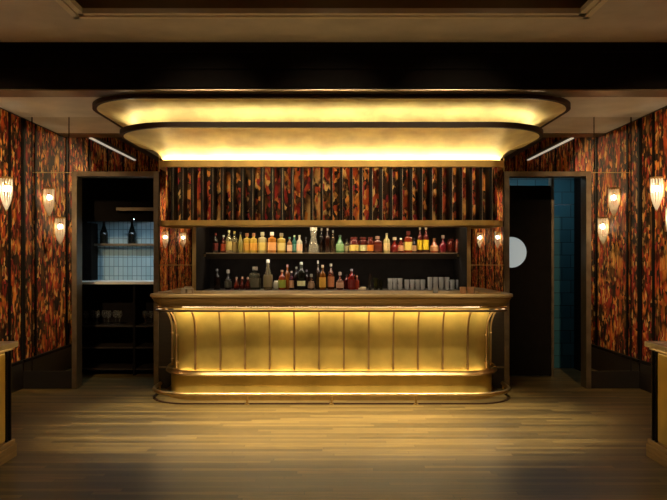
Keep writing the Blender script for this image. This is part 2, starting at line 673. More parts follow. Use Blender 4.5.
# door frames
for sx, n in ((-1, 1), (1, 2)):
    mb = MB()
    mb.box(sx * (DI - FR), sx * DI, -0.02, 0.16, 0, DT + FR)
    mb.box(sx * DO_, sx * (DO_ + FR), -0.02, 0.16, 0, DT + FR)
    mb.box(sx * DI, sx * DO_, -0.02, 0.16, DT, DT + FR)
    struct(mb, 'door_%d' % n, M['frame_bronze'], bevel=0.004)
# side rooms behind the doorways
for sx, nm in ((-1, 'pantry'), (1, 'lobby')):
    mb = MB()
    mb.box(sx * 1.66, sx * 1.70, 0.03, 1.45, 0, 2.75)
    mb.box(sx * 3.30, sx * 3.34, 0.03, 1.45, 0, 2.75)
    mb.box(sx * 1.66, sx * 3.34, 0.03, 1.45, 2.70, 2.75)
    struct(mb, 'wall_' + nm, M['black'])
    struct(MB().box(sx * 1.66, sx * 3.34, 1.45, 1.5, 0, 2.75), 'wall_%s_back' % nm, M['blue_tile'] if sx < 0 else M['teal_tile'])
# niche
mb = MB()
YN = 1.0
for sx in (-1, 1):
    mb.box(sx * NX, sx * (NX + 0.06), 0.03, YN, 0, 2.02)
mb.box(-NX, NX, YN, YN + 0.05, 0, 2.02)
mb.box(-NX, NX, 0.03, YN, 2.0, 2.02)
struct(mb, 'wall_niche', M['black'])


# ------------------------------------------------------------------ canopy
can = thing('canopy', 'two tiered gold leaf canopy with dark rims glowing above the bar', 'ceiling canopy', (0, 0, ZC))


def child(o, parent):
    o.parent = parent
    o.matrix_parent_inverse = parent.matrix_basis.inverted()
    return o


def cove(h0, y0, r0, z0, h1, y1, r1, z1, n=14):
    loops = []
    for i in range(n + 1):
        a = (PI / 2) * i / n
        out = 1 - math.cos(a)            # slow at first (vertical), then flaring
        up = math.sin(a)
        # blend between a quarter round and a straight slope
        out = 0.7 * out + 0.3 * i / n
        up = 0.62 * up + 0.38 * i / n
        loops.append(ring(h0 + (h1 - h0) * out, y0 + (y1 - y0) * out, r0 + (r1 - r0) * out, z0 + (z1 - z0) * up))
    return loops


def band(h, y, r, z0, z1, th):
    return [ring(h, y, r, z0), ring(h, y, r, z1), ring(h - th, y + th, max(0.02, r - th), z1), ring(h - th, y + th, max(0.02, r - th), z0)]


U = dict(h=2.535, y=-1.16, r=0.69)
Lr = dict(h=2.315, y=-0.95, r=0.70)
zu0, zu1 = 3.055, ZC
zl0, zl1 = 2.806, 2.862
child(MB().loft(cove(2.08, -0.70, 0.52, 2.80, U['h'] - 0.02, U['y'] + 0.02, U['r'] - 0.02, zu0 + 0.004)).build('upper_cove', M['gold_leaf'], smooth=True), can)
child(MB().loft(band(U['h'], U['y'], U['r'], zu0, zu1, 0.05), closed_profile=True, close_ends=True).build('upper_rim', M['rim'], smooth=True), can)
child(MB().loft(cove(1.845, -0.355, 0.12, 2.535, Lr['h'] - 0.02, Lr['y'] + 0.02, Lr['r'] - 0.02, zl0 + 0.004)).build('lower_cove', M['gold_leaf'], smooth=True), can)
child(MB().loft(band(Lr['h'], Lr['y'], Lr['r'], zl0, zl1, 0.04), closed_profile=True, close_ends=True).build('lower_rim', M['rim'], smooth=True), can)
# trough floors and LED strips
child(MB().loft([ring(Lr['h'] - 0.03, Lr['y'] + 0.03, Lr['r'] - 0.03, zl0 + 0.006), ring(2.075, -0.695, 0.515, zl0 + 0.002)]).build('trough', M['rim']), can)
child(MB().loft([ring(2.27, -0.905, 0.655, zl0 + 0.012), ring(2.235, -0.87, 0.62, zl0 + 0.012)]).build('light_strip', M['led_u']), can)
child(MB().loft([ring(1.885, -0.408, 0.15, 2.538), ring(1.860, -0.382, 0.13, 2.538)]).build('light_strip', M['led_l']), can)

# ------------------------------------------------------------------ fin screen with its fascia and brass ledge
scr = thing('fin_screen', 'screen of upright bronze fins before floral fabric between gold fascia and brass ledge', 'bar screen', (0, 0, 1.84))
ZF0, ZF1 = 2.478, 2.553
ZL0, ZL1 = 1.842, 1.898
child(MB().loft([ring(1.90, -0.425, 0.16, ZF0), ring(1.90, -0.425, 0.16, ZF1), ring(1.888, -0.413, 0.15, ZF1), ring(1.888, -0.413, 0.15, ZF0 + 0.05),
                 ring(1.84, -0.36, 0.12, ZF0 + 0.05), ring(1.84, -0.36, 0.12, ZF0)], closed_profile=True, close_ends=True).build('fascia', M['amber_brass'], smooth=True), scr)
led = MB().loft([ring(1.90, -0.45, 0.25, ZL0), ring(1.90, -0.45, 0.25, ZL1)])
led.poly(ring(1.90, -0.45, 0.25, ZL1))
led.poly(ring(1.90, -0.45, 0.25, ZL0))
child(led.build('ledge', M['amber_brass'], smooth=True), scr)
mb = MB().box(-1.78, 1.78, -0.16, -0.15, ZL1, ZF1)
mb.box(-1.80, -1.78, -0.40, -0.005, ZL1, ZF1 - 0.03)
mb.box(1.78, 1.80, -0.40, -0.005, ZL1, ZF1 - 0.03)
child(mb.build('fabric_backing', M['fabric']), scr)
child(MB().loft([ring(1.815, -0.34, 0.10, ZF0 + 0.049), ring(1.79, -0.315, 0.08, ZF0 + 0.049)]).build('light_strip', M['led_f']), scr)  # added strip, hidden by the fascia, to brighten the top of the fabric
NF = 33
fin_me = MB().box(-0.014, 0.014, -0.385, -0.162, ZL1 + 0.001, ZF0 + 0.04).build('fin', M['fin'])
edge_me = MB().box(0.0115, 0.0145, -0.391, -0.386, ZL1 + 0.001, ZF0 + 0.04).build('edge_strip', M['fin_edge'])
for k in range(NF):
    x = -1.735 + 3.47 * k / (NF - 1)
    f = fin_me if k == 0 else fin_me.copy()
    e = edge_me if k == 0 else edge_me.copy()
    if k:
        C.objects.link(f)
        C.objects.link(e)
    f.parent = scr
    f.location = (x, 0, -1.84)
    e.parent = f

# ------------------------------------------------------------------ the bar
bar = thing('bar_counter', 'long curved gold panelled bar with brass ribs, moulded top and foot rail', 'bar', (0, -0.35, 0))
BH, BY, BR = 1.75, -0.60, 0.40


def cut(lp, k=7):
    return lp[k:-k]


def off(o, z, R=None):
    return ring(BH + o, BY - o, (BR + o) if R is None else R, z)


# panelled front
child(MB().loft([off(0, 0.27), off(0, 0.97)]).build('front_panel', M['gold_panel'], smooth=True), bar)
child(MB().loft([off(0.025, 0.03), off(0.025, 0.25)]).build('lower_panel', M['gold_panel'], smooth=True), bar)
child(MB().loft([off(0.02, 0.245), off(0.07, 0.25), off(0.085, 0.262), off(0.08, 0.275), off(0.07, 0.285), off(0.065, 0.305), off(0.055, 0.305), off(0.055, 0.278), off(0, 0.278)]).build('ledge', M['brass'], smooth=True), bar)
child(MB().loft([cut(off(0.042, 0.281)), cut(off(0.022, 0.281))]).build('light_strip', M['led_g']), bar)
child(MB().loft([off(0.02, 0.0), off(0.075, 0.0), off(0.075, 0.045), off(0.065, 0.045), off(0.065, 0.03), off(0.02, 0.03)]).build('plinth', M['brass'], smooth=True), bar)
child(MB().loft([cut(off(0.055, 0.033)), cut(off(0.038, 0.033))]).build('light_strip', M['led_p']), bar)
# counter top and moulding
TH, TY, TR = 1.885, -0.85, 0.16


def top(o, z):
    return ring(TH + o, TY - o, max(0.02, TR + o))


def topz(o, z):
    return ring(TH + o, TY - o, max(0.03, TR + o * 0.5), z)


prof = [(0, 1.118), (0.004, 1.112), (0.004, 1.088), (-0.012, 1.080), (-0.012, 1.070), (-0.02, 1.062), (-0.026, 1.048), (-0.036, 1.032), (-0.052, 1.018), (-0.058, 1.004), (-0.075, 0.996), (-0.075, 0.984)]
mb = MB().loft([topz(o, z) for o, z in prof])
lo = topz(-0.075, 0.984)
mb.poly(lo)
child(mb.build('moulding', M['brass_wood'], smooth=True), bar)
child(MB().poly(topz(0, 1.1182)).build('worktop', M['brass_wood']), bar)
child(MB().loft([topz(-0.052, 0.984), topz(-0.052, 0.968), topz(-0.068, 0.968), topz(-0.068, 0.984)]).build('brass_band', M['brass'], smooth=True), bar)
child(MB().loft([off(0.10, 0.975), off(0.05, 0.975)]).build('light_strip', M['led_c']), bar)
# hand rail below the overhang
hp = ring(TH - 0.06, TY + 0.04, 0.14, 0.948)
child(MB().tube(hp, 0.014, 8).build('hand_rail', M['bronze'], smooth=True), bar)


# ribs
def outline_at(s, o):
    """point and outward normal at arc length s from the middle of the front"""
    sg = 1 if s >= 0 else -1
    s = abs(s)
    xc = BH - BR
    if s <= xc:
        return Vector((sg * s, BY - o, 0)), Vector((0, -1, 0))
    a = (s - xc) / BR
    if a > PI / 2:
        d = (a - PI / 2) * BR
        return Vector((sg * (BH + o), BY + BR + d, 0)), Vector((sg, 0, 0))
    nrm = Vector((sg * math.sin(a), -math.cos(a), 0))
    p = Vector((sg * xc, BY + BR, 0)) + nrm * (BR + o)
    return p, nrm


for k in range(-8, 8):
    s = 0.1305 + 0.261 * k
    p, nrm = outline_at(s, 0)
    tan = Vector((-nrm.y, nrm.x, 0))
    prof = [(0.018, 0.306), (0.018, 0.69)]
    for i in range(1, 9):
        a = (PI / 2) * i / 8
        prof.append((0.018 + 0.135 * (1 - math.cos(a)), 0.69 + 0.255 * math.sin(a)))
    mb = MB()
    loops = [[], [], [], []]
    for i, (o, z) in enumerate(prof):
        if i < 2:
            tz = (1, 0)
        else:
            a = (PI / 2) * (i - 1) / 8
            tz = (math.cos(a), -math.sin(a))
        for j, (du, dv) in enumerate(((-0.009, -0.008), (0.009, -0.008), (0.009, 0.010), (-0.009, 0.010))):
            q = p + tan * du + nrm * (o + dv * tz[0]) + Vector((0, 0, z + dv * tz[1]))
            loops[j].append(q)
    mb.loft(loops, closed_profile=True, close_ends=True)
    r = child(mb.build('rib', M['rib'], smooth=True), bar)
    for z in (0.37, 0.66):
        a_, b_ = p + nrm * 0.0, p + nrm * 0.030
        st = MB().tube([a_ + Vector((0, 0, z)), b_ + Vector((0, 0, z))], 0.012, 8).build('stud', M['rib'], smooth=True)
        st.parent = r
# foot rail
fp = ring(1.90, -0.865, 0.42, 0.098, yb=-0.22)
fr = child(MB().tube(fp, 0.021, 10).build('foot_rail', M['brass'], smooth=True), bar)
for x in (-0.86, 0.0, 0.86):
    ps = MB().tube([(x, -0.865, 0.0), (x, -0.865, 0.085)], 0.011, 8)
    ps.lathe([(0.028, 0.0), (0.028, 0.008), (0.012, 0.012)], 12, x, -0.865, 0.0)
    st = ps.build('rail_post', M['brass'], smooth=True)
    st.parent = fr
for sx in (-1, 1):
    ps = MB().tube([(sx * 1.90, -0.25, 0.0), (sx * 1.90, -0.25, 0.085)], 0.011, 8)
    st = ps.build('rail_post', M['brass'], smooth=True)
    st.parent = fr

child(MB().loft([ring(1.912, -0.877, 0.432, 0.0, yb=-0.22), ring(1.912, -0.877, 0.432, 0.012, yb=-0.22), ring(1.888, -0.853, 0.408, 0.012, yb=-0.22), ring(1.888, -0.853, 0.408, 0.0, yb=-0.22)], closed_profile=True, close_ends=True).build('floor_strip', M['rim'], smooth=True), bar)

# ------------------------------------------------------------------ back bar: worktop unit and bottle shelf
bb = thing('back_bar_cabinet', 'dark back bar cabinet with lower row of bottles on its top', 'cabinet', (0, 0.7, 0))
child(MB().box(-NX + 0.01, NX - 0.01, 0.50, YN - 0.005, 0.0, 1.06).build('body', M['dark']), bb)
child(MB().box(-NX + 0.005, NX - 0.005, 0.45, YN - 0.003, 1.06, 1.10).build('worktop', M['dark'], bevel=0.004), bb)
for i in range(6):
    x0 = -NX + 0.03 + i * 0.518
    d = child(MB().box(x0, x0 + 0.50, 0.478, 0.499, 0.08, 1.04).build('door', M['dark'], bevel=0.003), bb)
    h = MB().box(x0 + 0.44, x0 + 0.455, 0.462, 0.477, 0.75, 0.92).build('handle', M['brass'])
    h.parent = d
UZ = 1.555
us = thing('bottle_shelf', 'dark shelf with thin lit edge under the upper row of bottles', 'shelf', (0, 0.75, UZ))
child(MB().box(-1.53, 1.53, 0.535, YN - 0.004, UZ - 0.05, UZ - 0.012).build('board', M['dark']), us)
child(MB().box(-1.53, 1.53, 0.524, 0.534, UZ - 0.078, UZ - 0.012).build('lip', M['dark']), us)
child(MB().box(-1.53, 1.53, 0.524, YN - 0.004, UZ - 0.012, UZ).build('glass_top', simple('shelf_top', (0.55, 0.45, 0.30), 0.3, 0.2)), us)
for sx in (-1, 1):
    child(MB().box(sx * 1.53, sx * (NX - 0.002), 0.6, 0.64, UZ - 0.05, UZ - 0.02).build('bracket', M['brass']), us)
child(MB().box(-1.5, 1.5, 0.56, 0.58, UZ - 0.058, UZ - 0.0505).build('light_strip', M['led_s']), us)  # added strip, hidden by the lip, to brighten glasses and lower bottles
nl = thing('niche_light', 'warm light strip hidden at the top of the bottle niche', 'light', (0, 0.5, 1.995))
child(MB().box(-1.5, 1.5, 0.44, 0.50, 1.975, 1.999).build('housing', M['bronze']), nl)
child(MB().poly([(-1.5, 0.445, 1.974), (1.5, 0.445, 1.974), (1.5, 0.495, 1.974), (-1.5, 0.495, 1.974)]).build('diffuser', M['led_n']), nl)


# ------------------------------------------------------------------ bottles
_mc = {}


def bmat(col, kind='bottle'):
    if kind != 'clear':
        col = tuple(c ** 1.25 * 0.8 for c in col)
    key = (kind, col)
    if key not in _mc:
        if kind == 'bottle':
            _mc[key] = simple('bottle_glass', col, 0.08, 0.0, trans=0.35, ior=1.5)
        elif kind == 'clear':
            _mc[key] = simple('clear_bottle', col, 0.05, 0.0, trans=0.8, ior=1.4)
        else:
            _mc[key] = simple(kind, col, 0.45)
    return _mc[key]


def bottle_prof(shape, w, h):
    r = w / 2
    if shape == 'straight':      # wine / spirit bottle with round shoulder
        return [(r * 0.9, 0), (r, h * 0.02), (r, h * 0.60), (r * 0.92, h * 0.66), (r * 0.6, h * 0.72), (r * 0.36, h * 0.77), (r * 0.33, h * 0.93)], 0.93, r * 0.38
    if shape == 'square':
        return [(r * 0.95, 0), (r, h * 0.02), (r, h * 0.66), (r * 0.9, h * 0.72), (r * 0.36, h * 0.77), (r * 0.34, h * 0.87)], 0.87, r * 0.45
    if shape == 'taper':         # champagne like, long sloping shoulder
        return [(r * 0.95, 0), (r, h * 0.02), (r, h * 0.42), (r * 0.9, h * 0.5), (r * 0.62, h * 0.64), (r * 0.36, h * 0.78), (r * 0.28, h * 0.92)], 0.92, r * 0.36
    if shape == 'round':         # squat decanter
        return [(r * 0.7, 0), (r * 0.95, h * 0.10), (r, h * 0.26), (r * 0.9, h * 0.44), (r * 0.55, h * 0.58), (r * 0.26, h * 0.66), (r * 0.24, h * 0.85)], 0.85, r * 0.38
    if shape == 'cone':          # dasher
        return [(r * 0.85, 0), (r, h * 0.08), (r, h * 0.34), (r * 0.8, h * 0.48), (r * 0.42, h * 0.72), (r * 0.30, h * 0.86)], 0.86, r * 0.34
    if shape == 'waist':         # tall crystal bottle with a waist
        return [(r * 0.95, 0), (r, h * 0.05), (r * 0.92, h * 0.25), (r * 0.62, h * 0.50), (r * 0.5, h * 0.62), (r * 0.62, h * 0.74), (r * 0.66, h * 0.84), (r * 0.48, h * 0.9)], 0.9, r * 0.7
    if shape == 'jar':
        return [(r * 0.9, 0), (r, h * 0.05), (r, h * 0.78), (r * 0.8, h * 0.86), (r * 0.62, h * 0.9)], 0.9, r * 0.7


def bottle(name, label, x, y, z, shape, w, h, col, lab=None, cap=(0.05, 0.03, 0.02), kind='bottle', group=None, cat='bottle', lz=(0.12, 0.5)):
    t = thing(name, label, cat, (x, y, z), group)
    prof, top_, cr_ = bottle_prof(shape, w, h)
    sq = 5 if shape == 'square' else None
    prof = prof + [(prof[-1][0] * 0.9, prof[-1][1] + 0.0005)]
    MB().lathe(prof, 16, sq=sq).build('body', bmat(col, kind), t, smooth=True)
    MB().lathe([(cr_, h * top_ - h * 0.03), (cr_ * 1.05, h * top_), (cr_, h), (cr_ * 0.6, h + 0.001)], 10).build('cap', bmat(cap, 'cap'), t, smooth=True)
    if lab:
        rr = w / 2 + 0.0012
        if sq:
            m = MB().lathe([(rr, h * lz[0]), (rr, h * lz[1])], 16, sq=sq)
        else:
            def rad(zz):
                for (r0, z0), (r1, z1) in zip(prof, prof[1:]):
                    if z0 <= zz <= z1:
                        return r0 + (r1 - r0) * (zz - z0) / max(1e-6, z1 - z0)
                return prof[-1][0]
            m = MB().lathe([(rad(h * (lz[0] + (lz[1] - lz[0]) * q / 4)) + 0.0012, h * (lz[0] + (lz[1] - lz[0]) * q / 4)) for q in range(5)], 16)
        m.f = m.f[:-2]
        m.build('label', bmat(lab, 'paper'), t, smooth=True)
    return t


YEL, PALE, AMB, RED, DRK = (0.75, 0.55, 0.13), (0.80, 0.70, 0.36), (0.60, 0.27, 0.05), (0.20, 0.035, 0.02), (0.03, 0.015, 0.012)
GRN, WHT, PNK = (0.16, 0.34, 0.16), (0.85, 0.80, 0.68), (0.48, 0.24, 0.12)
S = 80.0     # pixels per metre at the bottles
# px, height px, width px, shape, glass colour, label colour, cap colour, words, kind
upper = [
    (215.5, 19, 4.5, 'straight', DRK, (0.16, 0.03, 0.02), RED, 'very dark bottle with dim red label', 'bottle'),
    (223.5, 17, 5.2, 'straight', RED, (0.45, 0.10, 0.04), WHT, 'brown red bottle with white cap', 'bottle'),
    (229, 22, 5.2, 'straight', PALE, (0.55, 0.45, 0.18), PALE, 'tall pale yellow slim bottle', 'clear'),
    (234.5, 21, 5.0, 'straight', PALE, (0.40, 0.30, 0.12), YEL, 'pale straw bottle with brown label', 'clear'),
    (240.5, 20, 5.2, 'taper', (0.40, 0.34, 0.12), None, DRK, 'olive bottle with dark stopper', 'bottle'),
    (247, 19, 6.2, 'square', YEL, (0.70, 0.42, 0.10), PNK, 'amber square bottle, left of twin pair', 'bottle'),
    (253.6, 19, 6.2, 'square', YEL, (0.72, 0.40, 0.08), PNK, 'amber square bottle, right of twin pair', 'bottle'),
    (262.5, 20, 7.5, 'square', PALE, (0.80, 0.66, 0.22), (0.7, 0.65, 0.45), 'pale golden broad bottle', 'bottle'),
    (272, 20, 7.2, 'square', AMB, (0.80, 0.45, 0.20), WHT, 'orange broad bottle with white stopper', 'bottle'),
    (281.5, 19, 7.2, 'square', YEL, (0.82, 0.70, 0.30), (0.5, 0.42, 0.3), 'yellow broad bottle with grey stopper', 'bottle'),
    (289.6, 15, 4.6, 'straight', PNK, (0.75, 0.55, 0.40), (0.2, 0.4, 0.3), 'small pink bottle with green cap', 'bottle'),
    (294.4, 17, 4.4, 'straight', (0.10, 0.38, 0.34), (0.20, 0.50, 0.44), (0.6, 0.7, 0.4), 'small teal green bottle', 'bottle'),
    (299.4, 17, 5.2, 'straight', WHT, (0.82, 0.58, 0.42), (0.55, 0.6, 0.45), 'small white bottle with peach label', 'bottle'),
    (306, 15, 4.2, 'straight', DRK, None, (0.15, 0.15, 0.16), 'short black bottle', 'bottle'),
    (313.6, 25, 9.0, 'waist', (0.85, 0.80, 0.66), None, WHT, 'tall waisted crystal decanter', 'clear'),
    (321.5, 24, 4.6, 'straight', DRK, None, (0.45, 0.4, 0.35), 'tall black bottle with pale cap', 'bottle'),
    (327.5, 24, 4.6, 'straight', (0.06, 0.02, 0.012), None, (0.5, 0.45, 0.4), 'tall dark brown bottle with pale cap', 'bottle'),
    (333, 22, 4.0, 'straight', (0.28, 0.2, 0.12), None, (0.6, 0.6, 0.55), 'thin smoky glass bottle', 'clear'),
    (340, 17, 7.2, 'taper', GRN, (0.30, 0.48, 0.24), (0.07, 0.12, 0.08), 'green bell shaped bottle', 'bottle'),
    (346.7, 13, 4.4, 'straight', (0.55, 0.45, 0.3), (0.7, 0.6, 0.4), DRK, 'short clear bottle with cream label', 'clear'),
    (354, 15, 8.2, 'jar', RED, (0.85, 0.66, 0.22), RED, 'squat jar with yellow label and red lid', 'bottle'),
    (363, 15, 8.2, 'jar', RED, (0.72, 0.76, 0.46), RED, 'squat jar with pale green label and red lid', 'bottle'),
    (370.3, 15, 5.4, 'jar', RED, (0.80, 0.34, 0.07), RED, 'narrow jar with orange label', 'bottle'),
    (377.5, 16, 8.2, 'square', (0.22, 0.05, 0.02), (0.17, 0.04, 0.02), (0.6, 0.4, 0.3), 'broad dark maroon bottle', 'bottle'),
    (386.8, 19, 5.6, 'straight', PALE, (0.75, 0.58, 0.30), (0.35, 0.3, 0.2), 'slim pale gold bottle', 'bottle'),
    (394.6, 15, 8.4, 'round', (0.36, 0.04, 0.03), None, (0.75, 0.6, 0.45), 'round red decanter', 'bottle'),
    (401, 14, 5.0, 'straight', (0.25, 0.05, 0.03), (0.6, 0.35, 0.2), WHT, 'small red bottle with white cap', 'bottle'),
    (408.3, 21, 7.6, 'square', (0.35, 0.06, 0.02), (0.85, 0.68, 0.22), RED, 'broad bottle with bright yellow label', 'bottle'),
    (414.3, 14, 3.8, 'straight', DRK, (0.55, 0.35, 0.2), DRK, 'small dark bottle with tan label', 'bottle'),
    (420, 25, 4.7, 'straight', (0.20, 0.03, 0.02), (0.88, 0.68, 0.06), (0.5, 0.45, 0.3), 'tall maroon bottle with vivid yellow label, left twin', 'bottle'),
    (426, 25, 4.7, 'straight', (0.20, 0.03, 0.02), (0.88, 0.68, 0.06), (0.5, 0.45, 0.3), 'tall maroon bottle with vivid yellow label, right twin', 'bottle'),
    (434.3, 14, 7.6, 'cone', (0.62, 0.18, 0.09), (0.75, 0.45, 0.25), PNK, 'pink conical flask', 'bottle'),
    (443, 17, 7.0, 'round', (0.30, 0.03, 0.05), None, (0.4, 0.3, 0.25), 'crimson round bottle', 'bottle'),
    (451, 13, 6.6, 'jar', (0.24, 0.04, 0.02), None, RED, 'dark red squat jar', 'bottle'),
    (458.6, 13, 6.6, 'jar', (0.30, 0.06, 0.025), None, RED, 'rust red squat jar at the right end', 'bottle'),
]
prev = None
for i, (px, hp_, wp, sh, col, lab, cap, words, kd) in enumerate(upper):
    y = 0.75 + (0.03 if i % 2 else -0.03)
    d = 8 + y
    sc = F / d
    bottle('bottle', words + ' on the upper shelf', W(px, d), y, UZ, sh, wp * 1.14 / sc, (hp_ + 0.6) / sc, col, lab, cap, kd, 'bottles on the upper shelf')
lower = [
    (217, 20, 5.5, 'straight', DRK, None, (0.4, 0.4, 0.4), 'black bottle at the left end', 'bottle'),
    (228, 19, 6.5, 'round', DRK, (0.10, 0.09, 0.06), (0.4, 0.38, 0.33), 'black round bottle with pale stopper', 'bottle'),
    (236.6, 12, 4.8, 'cone', (0.20, 0.03, 0.015), None, (0.6, 0.42, 0.32), 'small red dasher, leftmost of three', 'bottle'),
    (242.2, 12, 4.8, 'cone', (0.18, 0.028, 0.015), None, (0.6, 0.42, 0.32), 'small red dasher, middle of three', 'bottle'),
    (247.8, 12, 4.8, 'cone', (0.15, 0.025, 0.015), None, (0.6, 0.42, 0.32), 'small red dasher, rightmost of three', 'bottle'),
    (255, 22, 10, 'square', (0.10, 0.09, 0.055), (0.14, 0.12, 0.07), (0.35, 0.3, 0.22), 'square smoked glass decanter', 'bottle'),
    (268, 29.5, 8.0, 'taper', (0.20, 0.16, 0.09), (0.30, 0.24, 0.13), (0.65, 0.62, 0.55), 'tall champagne bottle with silver top', 'bottle'),
    (276, 8, 5, 'jar', (0.65, 0.60, 0.48), None, WHT, 'little white pot', 'bottle'),
    (282, 19, 6.2, 'straight', (0.45, 0.10, 0.03), (0.36, 0.42, 0.07), (0.5, 0.3, 0.2), 'orange bottle with lime label', 'bottle'),
    (287.4, 24, 5, 'straight', (0.40, 0.14, 0.03), None, (0.35, 0.2, 0.18), 'amber red tall bottle', 'bottle'),
    (291.6, 18, 4.2, 'straight', (0.12, 0.03, 0.05), (0.60, 0.36, 0.22), (0.75, 0.6, 0.5), 'purple brown bottle with tan label', 'bottle'),
    (296.5, 22, 4.4, 'straight', DRK, None, (0.4, 0.38, 0.3), 'slim black bottle', 'bottle'),
    (301.3, 27, 7.0, 'straight', (0.025, 0.03, 0.02), (0.80, 0.76, 0.46), (0.45, 0.47, 0.4), 'black bottle with cream round label', 'bottle'),
    (306.6, 19, 4.4, 'straight', DRK, None, (0.3, 0.25, 0.3), 'short black bottle with mauve cap', 'bottle'),
    (311.3, 15, 6.2, 'round', (0.22, 0.12, 0.07), (0.42, 0.28, 0.18), (0.3, 0.3, 0.25), 'brown round bottle with taupe label', 'bottle'),
    (318, 28, 4.2, 'straight', (0.10, 0.06, 0.03), None, (0.65, 0.6, 0.5), 'tall slim dark bottle with silver cap', 'bottle'),
    (322.6, 24, 5.8, 'straight', (0.30, 0.12, 0.02), (0.70, 0.42, 0.08), (0.6, 0.5, 0.35), 'brown bottle with golden label', 'bottle'),
    (331, 25, 5.8, 'straight', (0.22, 0.07, 0.03), (0.58, 0.26, 0.12), (0.75, 0.65, 0.5), 'brown bottle with copper label', 'bottle'),
    (340, 17, 7.0, 'round', (0.25, 0.07, 0.04), (0.62, 0.38, 0.26), (0.5, 0.4, 0.35), 'brown round bottle with pink label', 'bottle'),
    (346.5, 14, 4.6, 'straight', (0.14, 0.02, 0.02), None, DRK, 'small maroon bottle', 'bottle'),
    (351.5, 20, 6.2, 'straight', (0.30, 0.03, 0.02), (0.22, 0.02, 0.015), (0.4, 0.38, 0.38), 'ruby red bottle with grey cap', 'bottle'),
    (357, 13, 4.4, 'straight', (0.35, 0.06, 0.03), None, PNK, 'small red bottle with pink cap', 'bottle'),
]
LZ = 1.10
for i, (px, hp_, wp, sh, col, lab, cap, words, kd) in enumerate(lower):
    y = 0.66 + (0.05 if i % 2 else -0.03)
    d = 8 + y
    sc = F / d
    lz = (0.14, 0.32) if 'round label' in words else (0.1, 0.5)
    bottle('bottle', words + ' on the back bar', W(px, d), y, LZ, sh, wp * 1.14 / sc, (hp_ + 0.6) / sc, col, lab, cap, kd, 'bottles on the back bar', lz=lz)


# glassware: thick walled tumblers and highballs
def tumbler(name, label, x, y, z, r, h, group=None, mat=None, cat='glass', taper=0.9):
    m = MB().lathe([(r * taper * 0.9, 0), (r * taper, 0.004), (r, h), (r - 0.0025, h), (r * taper - 0.003, 0.012), (0.0, 0.010)], 16)
    o = m.build(name, mat or M['glass'], smooth=True)
    o.location = (x, y, z)
    return tag(o, label, cat, group)


ordw = ['first', 'second', 'third', 'fourth', 'fifth', 'sixth', 'seventh', 'eighth']
d = 8.58
for i, px in enumerate((390, 395, 400)):
    for row in range(2):
        tumbler('tumbler', 'short clear tumbler, %s from left, in the %s of the stacked block' % (ordw[i], ('bottom layer', 'top layer')[row]),
                W(px, d), 0.58, LZ + row * 0.072, 0.030, 0.070, 'stacked tumblers on the back bar')
for i, px in enumerate((407, 412.4, 417.8, 423)):
    tumbler('highball_glass', 'medium clear glass, %s from left, right of the stacked tumblers' % ordw[i], W(px, d), 0.60, LZ, 0.030, 0.125, 'medium glasses on the back bar')
for i, px in enumerate((430, 435.6, 441.2, 447)):
    tumbler('highball_glass', 'tall clear glass, %s from left in the tall row' % ordw[i], W(px, d), 0.58, LZ, 0.031, 0.155, 'tall glasses on the back bar')
for i, px in enumerate((454, 460)):
    tumbler('highball_glass', 'dim clear glass at the %s of the pair near the niche edge' % ('left', 'right')[i], W(px, d), 0.70, LZ, 0.031, 0.12, 'dim glasses on the back bar')
for i, px in enumerate((370, 376, 381)):
    tumbler('mixing_glass', ('narrow tall mixing glass right of the red bottles', 'greenish mixing glass, middle of three', 'greenish mixing glass beside the tumblers')[i], W(px, d), 0.58, LZ, 0.022 if i != 1 else 0.028, (0.20, 0.145, 0.12)[i],
            'mixing glasses on the back bar', mat=simple('mixing_glass', ((0.9, 0.92, 0.9), (0.70, 0.75, 0.45), (0.72, 0.78, 0.5))[i], 0.04, 0, trans=1.0))
o = MB().box(-0.045, 0.045, -0.03, 0.03, 0, 0.022).box(-0.02, 0.05, -0.02, 0.02, 0.022, 0.034).build('coaster_stack', M['cream'], bevel=0.003)
o.location = (W(362, d), 0.58, LZ)
tag(o, 'small white stack of coasters on the back bar right of the bottles', 'coasters')
# things on the front counter
CZ = 1.1184
for i, px in enumerate((463, 470.6)):
    d = 7.35
    tumbler('copper_cup', ('copper cup on the bar top, left of the pair', 'copper cup on the bar top, right of the pair')[i], W(px, d), d - 8, CZ, 0.034, 0.068, 'copper cups on the bar top', M['copper'], 'cup')
o = tumbler('shot_glass', 'small clear shot glass alone on the front bar top', W(435.5, 7.4), -0.6, CZ, 0.03, 0.055)
d = 7.35
t = thing('tray', 'flat brass tray at the right end of the bar top', 'tray', (W(488, d), d - 8, CZ))
MB().box(-0.12, 0.12, -0.07, 0.07, 0, 0.008).build('base', M['brass'], t, bevel=0.002)
for a in (-1, 1):
    MB().box(a * 0.12, a * 0.112, -0.07, 0.07, 0.008, 0.022).build('rim', M['brass'], t)
for i, (px, wd, hh) in enumerate(((165, 0.13, 0.018), (184.5, 0.05, 0.05), (190.5, 0.05, 0.056))):
    d = 7.35
    mb = MB()
    n = max(2, int(hh / 0.009))
    for k in range(n):
        mb.box(-wd / 2 + 0.002 * (k % 2), wd / 2 - 0.002 * ((k + 1) % 2), -0.05, 0.05, k * hh / n, (k + 0.85) * hh / n if k < n - 1 else hh)
        if k < n - 1:
            mb.box(-wd / 2 + 0.006, wd / 2 - 0.006, -0.045, 0.045, (k + 0.85) * hh / n, (k + 1) * hh / n)
    o = mb.build('napkin_stack', M['cream'])
    o.location = (W(px, d), d - 8, CZ)
    tag(o, ('flat wide stack of cream napkins at the left end of the bar', 'small cream stack on the bar, left of a pair', 'small cream stack on the bar, right of a pair')[i], 'napkins')


